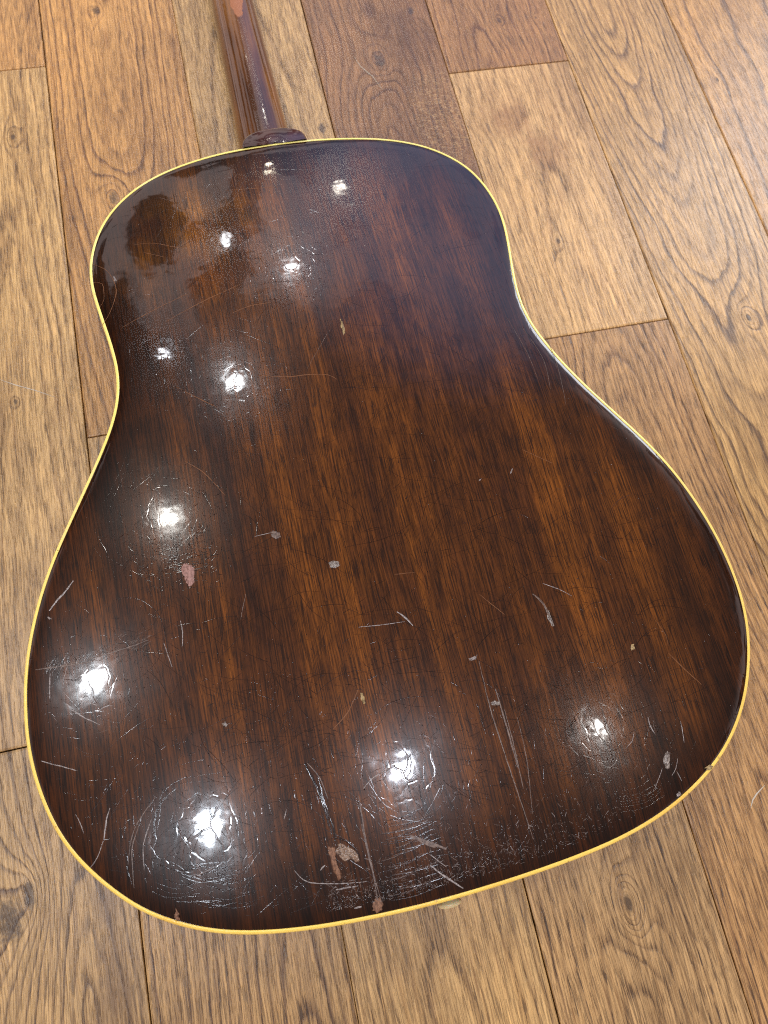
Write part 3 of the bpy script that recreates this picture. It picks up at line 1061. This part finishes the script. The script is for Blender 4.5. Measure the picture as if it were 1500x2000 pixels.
def chip(pp, mat, lab=None, z=.00016, dome=.00025):
    P = [unp(*p) for p in pp]
    Q = []
    for i in range(len(P)):
        a, b = P[i], P[(i + 1) % len(P)]
        for k in range(4):
            u = k / 4
            Q.append((a[0] + (b[0] - a[0]) * u + R.uniform(-.0004, .0004), a[1] + (b[1] - a[1]) * u + R.uniform(-.0004, .0004)))
    cx, cy = sum(q[0] for q in Q) / len(Q), sum(q[1] for q in Q) / len(Q)
    n = len(Q)
    vs = [(x, y, crown(x, y) + .00008) for x, y in Q]
    for s_, dz in ((.88, 0), (.5, dome * .6)):
        vs += [(cx + (x - cx) * s_ + R.uniform(-.00012, .00012), cy + (y - cy) * s_ + R.uniform(-.00012, .00012), crown(cx, cy) + z + dz * R.uniform(.2, 1)) for x, y in Q]
    vs.append((cx, cy, crown(cx, cy) + z + dome * .4))
    fs = []
    for k in range(2):
        fs += [(k * n + i, k * n + (i + 1) % n, (k + 1) * n + (i + 1) % n, (k + 1) * n + i) for i in range(n)]
    fs += [(2 * n + i, 2 * n + (i + 1) % n, 3 * n) for i in range(n)]
    ar = sum(a[0] * b[1] - b[0] * a[1] for a, b in zip(Q, Q[1:] + Q[:1]))
    if ar < 0:
        fs = [f[::-1] for f in fs]
    o = place(meshobj('finish_chip', vs, fs, mat, root))
    if lab:
        o['label'] = lab
    return o


chip([(352, 1112), (358, 1101), (368, 1098), (381, 1102), (384, 1112), (380, 1122), (379, 1138), (370, 1146), (364, 1138), (360, 1126)], M_pink,
     'pinkish bare-wood patch below a bright reflection on the left')
chip([(634, 1625), (643, 1618), (652, 1630), (657, 1650), (654, 1672), (660, 1690), (667, 1712), (662, 1722), (652, 1700), (645, 1672), (634, 1655)], M_bare,
     'long bare-wood gouge near the tail')
chip([(655, 1645), (668, 1640), (685, 1652), (700, 1668), (703, 1680), (694, 1683), (684, 1676), (672, 1682), (660, 1670), (653, 1660)], M_torn,
     'glinting torn lacquer beside the gouge', dome=.0009)
chip([(729, 1762), (733, 1754), (742, 1754), (748, 1764), (746, 1776), (738, 1783), (728, 1779)], M_bare,
     'brown chip at the tail edge')
chip([(664, 622), (668, 628), (673, 640), (675, 653), (672, 658), (669, 650), (665, 636)], M_yel)
chip([(702, 1350), (708, 1349), (711, 1360), (714, 1373), (710, 1376), (705, 1364)], M_yel)
chip([(642, 1098), (650, 1094), (660, 1096), (664, 1104), (655, 1110), (644, 1107)], M_grey)
chip([(1303, 1459), (1309, 1470), (1308, 1490), (1305, 1503), (1299, 1500), (1295, 1482), (1297, 1466)], M_grey,
     'grey chip in the lacquer at lower right')
chip([(1376, 1499), (1386, 1494), (1394, 1496), (1388, 1503), (1380, 1504)], M_yel)
chip([(1066, 1181), (1072, 1190), (1078, 1208), (1082, 1222), (1077, 1223), (1070, 1208)], M_grey)
chip([(957, 1372), (966, 1369), (978, 1371), (972, 1377), (960, 1378)], M_grey)
chip([(432, 1414), (440, 1409), (446, 1415), (441, 1420)], M_grey)
chip([(1231, 1260), (1238, 1258), (1240, 1268), (1233, 1271)], M_yel)
chip([(1321, 1551), (1328, 1546), (1330, 1552), (1322, 1557)], M_pale)
chip([(915, 1287), (926, 1283), (932, 1280), (930, 1288), (920, 1291)], M_pale)
chip([(524, 1041), (533, 1036), (546, 1040), (548, 1050), (538, 1052)], M_faint)
chip([(222, 540), (227, 545), (229, 550), (223, 548)], M_pale)
chip([(93, 1205), (99, 1206), (101, 1210), (95, 1209)], M_pale)
chip([(340, 1789), (343, 1780), (345, 1772), (350, 1785), (350, 1797), (344, 1799)], M_bare)

# age cracks and the butt joint of the binding
ck = []
cf = []
for (px, py, wd) in ((1352, 1549, .00035), (1208, 1646, .0002), (1113, 1684, .00022), (746, 1791, .0002), (603, 1818, .00015), (325, 1803, .00018),
                     (104, 1078, .0002), (80, 1564, .0002), (1464, 1250, .00018), (1459, 1190, .00015)):
    x, y = unp(px, py)
    i = min(range(NLP), key=lambda q: math.dist(LOOP[q], (x, y)))
    (lx, ly), (nx, ny) = LOOP[i], NRM[i]
    tx, ty = -ny, nx
    jx = R.uniform(-.0004, .0004)
    b0 = len(ck)
    for d, off in ((-.00015, 0), (.0003, 0), (.0011, jx * .6), (BW, jx)):
        zz = crown(lx, ly) + (-.0012 if d < 0 else -.0004 if d < .0005 else -.0001)
        for sgn in (-1, 1):
            ck.append((lx - nx * d + tx * (off + sgn * wd / 2), ly - ny * d + ty * (off + sgn * wd / 2), zz))
    for k in range(3):
        a = b0 + k * 2
        cf.append((a, a + 1, a + 3, a + 2))
M_ck, t, bs = newmat('grime')
bs.inputs['Base Color'].default_value = (.12, .05, .015, 1)
place(meshobj('binding_crack', ck, cf, M_ck, root))['kind'] = 'stuff'

# pale scratch lines in the floor
fl = Marks()
M_fs = barewood('floor_scratch', (.5, .42, .33), (.62, .55, .45), .4)


def floor_scratch(pp, w):
    P = [flr(*p) for p in pp]
    v, f = [], []
    for i, (x, y) in enumerate(P):
        a, b = P[max(i - 1, 0)], P[min(i + 1, len(P) - 1)]
        l = math.dist(a, b)
        nx, ny = -(b[1] - a[1]) / l, (b[0] - a[0]) / l
        ww = w * (.3 if i in (0, len(P) - 1) else 1)
        v += [(x + nx * ww / 2, y + ny * ww / 2, .0002), (x, y, .0005), (x - nx * ww / 2, y - ny * ww / 2, .0002)]
    for i in range(len(P) - 1):
        a = i * 3
        f += [(a, a + 1, a + 4, a + 3), (a + 1, a + 2, a + 5, a + 4)]
    o = meshobj('scratch', v, f, M_fs, floor)
    return o


floor_scratch([(-5, 740), (30, 752), (70, 763), (108, 776)], .0007)
floor_scratch([(1466, 1578), (1470, 1562), (1478, 1550), (1493, 1534)], .0010)
floor_scratch([(692, 112), (704, 130), (728, 150), (747, 176)], .0007)
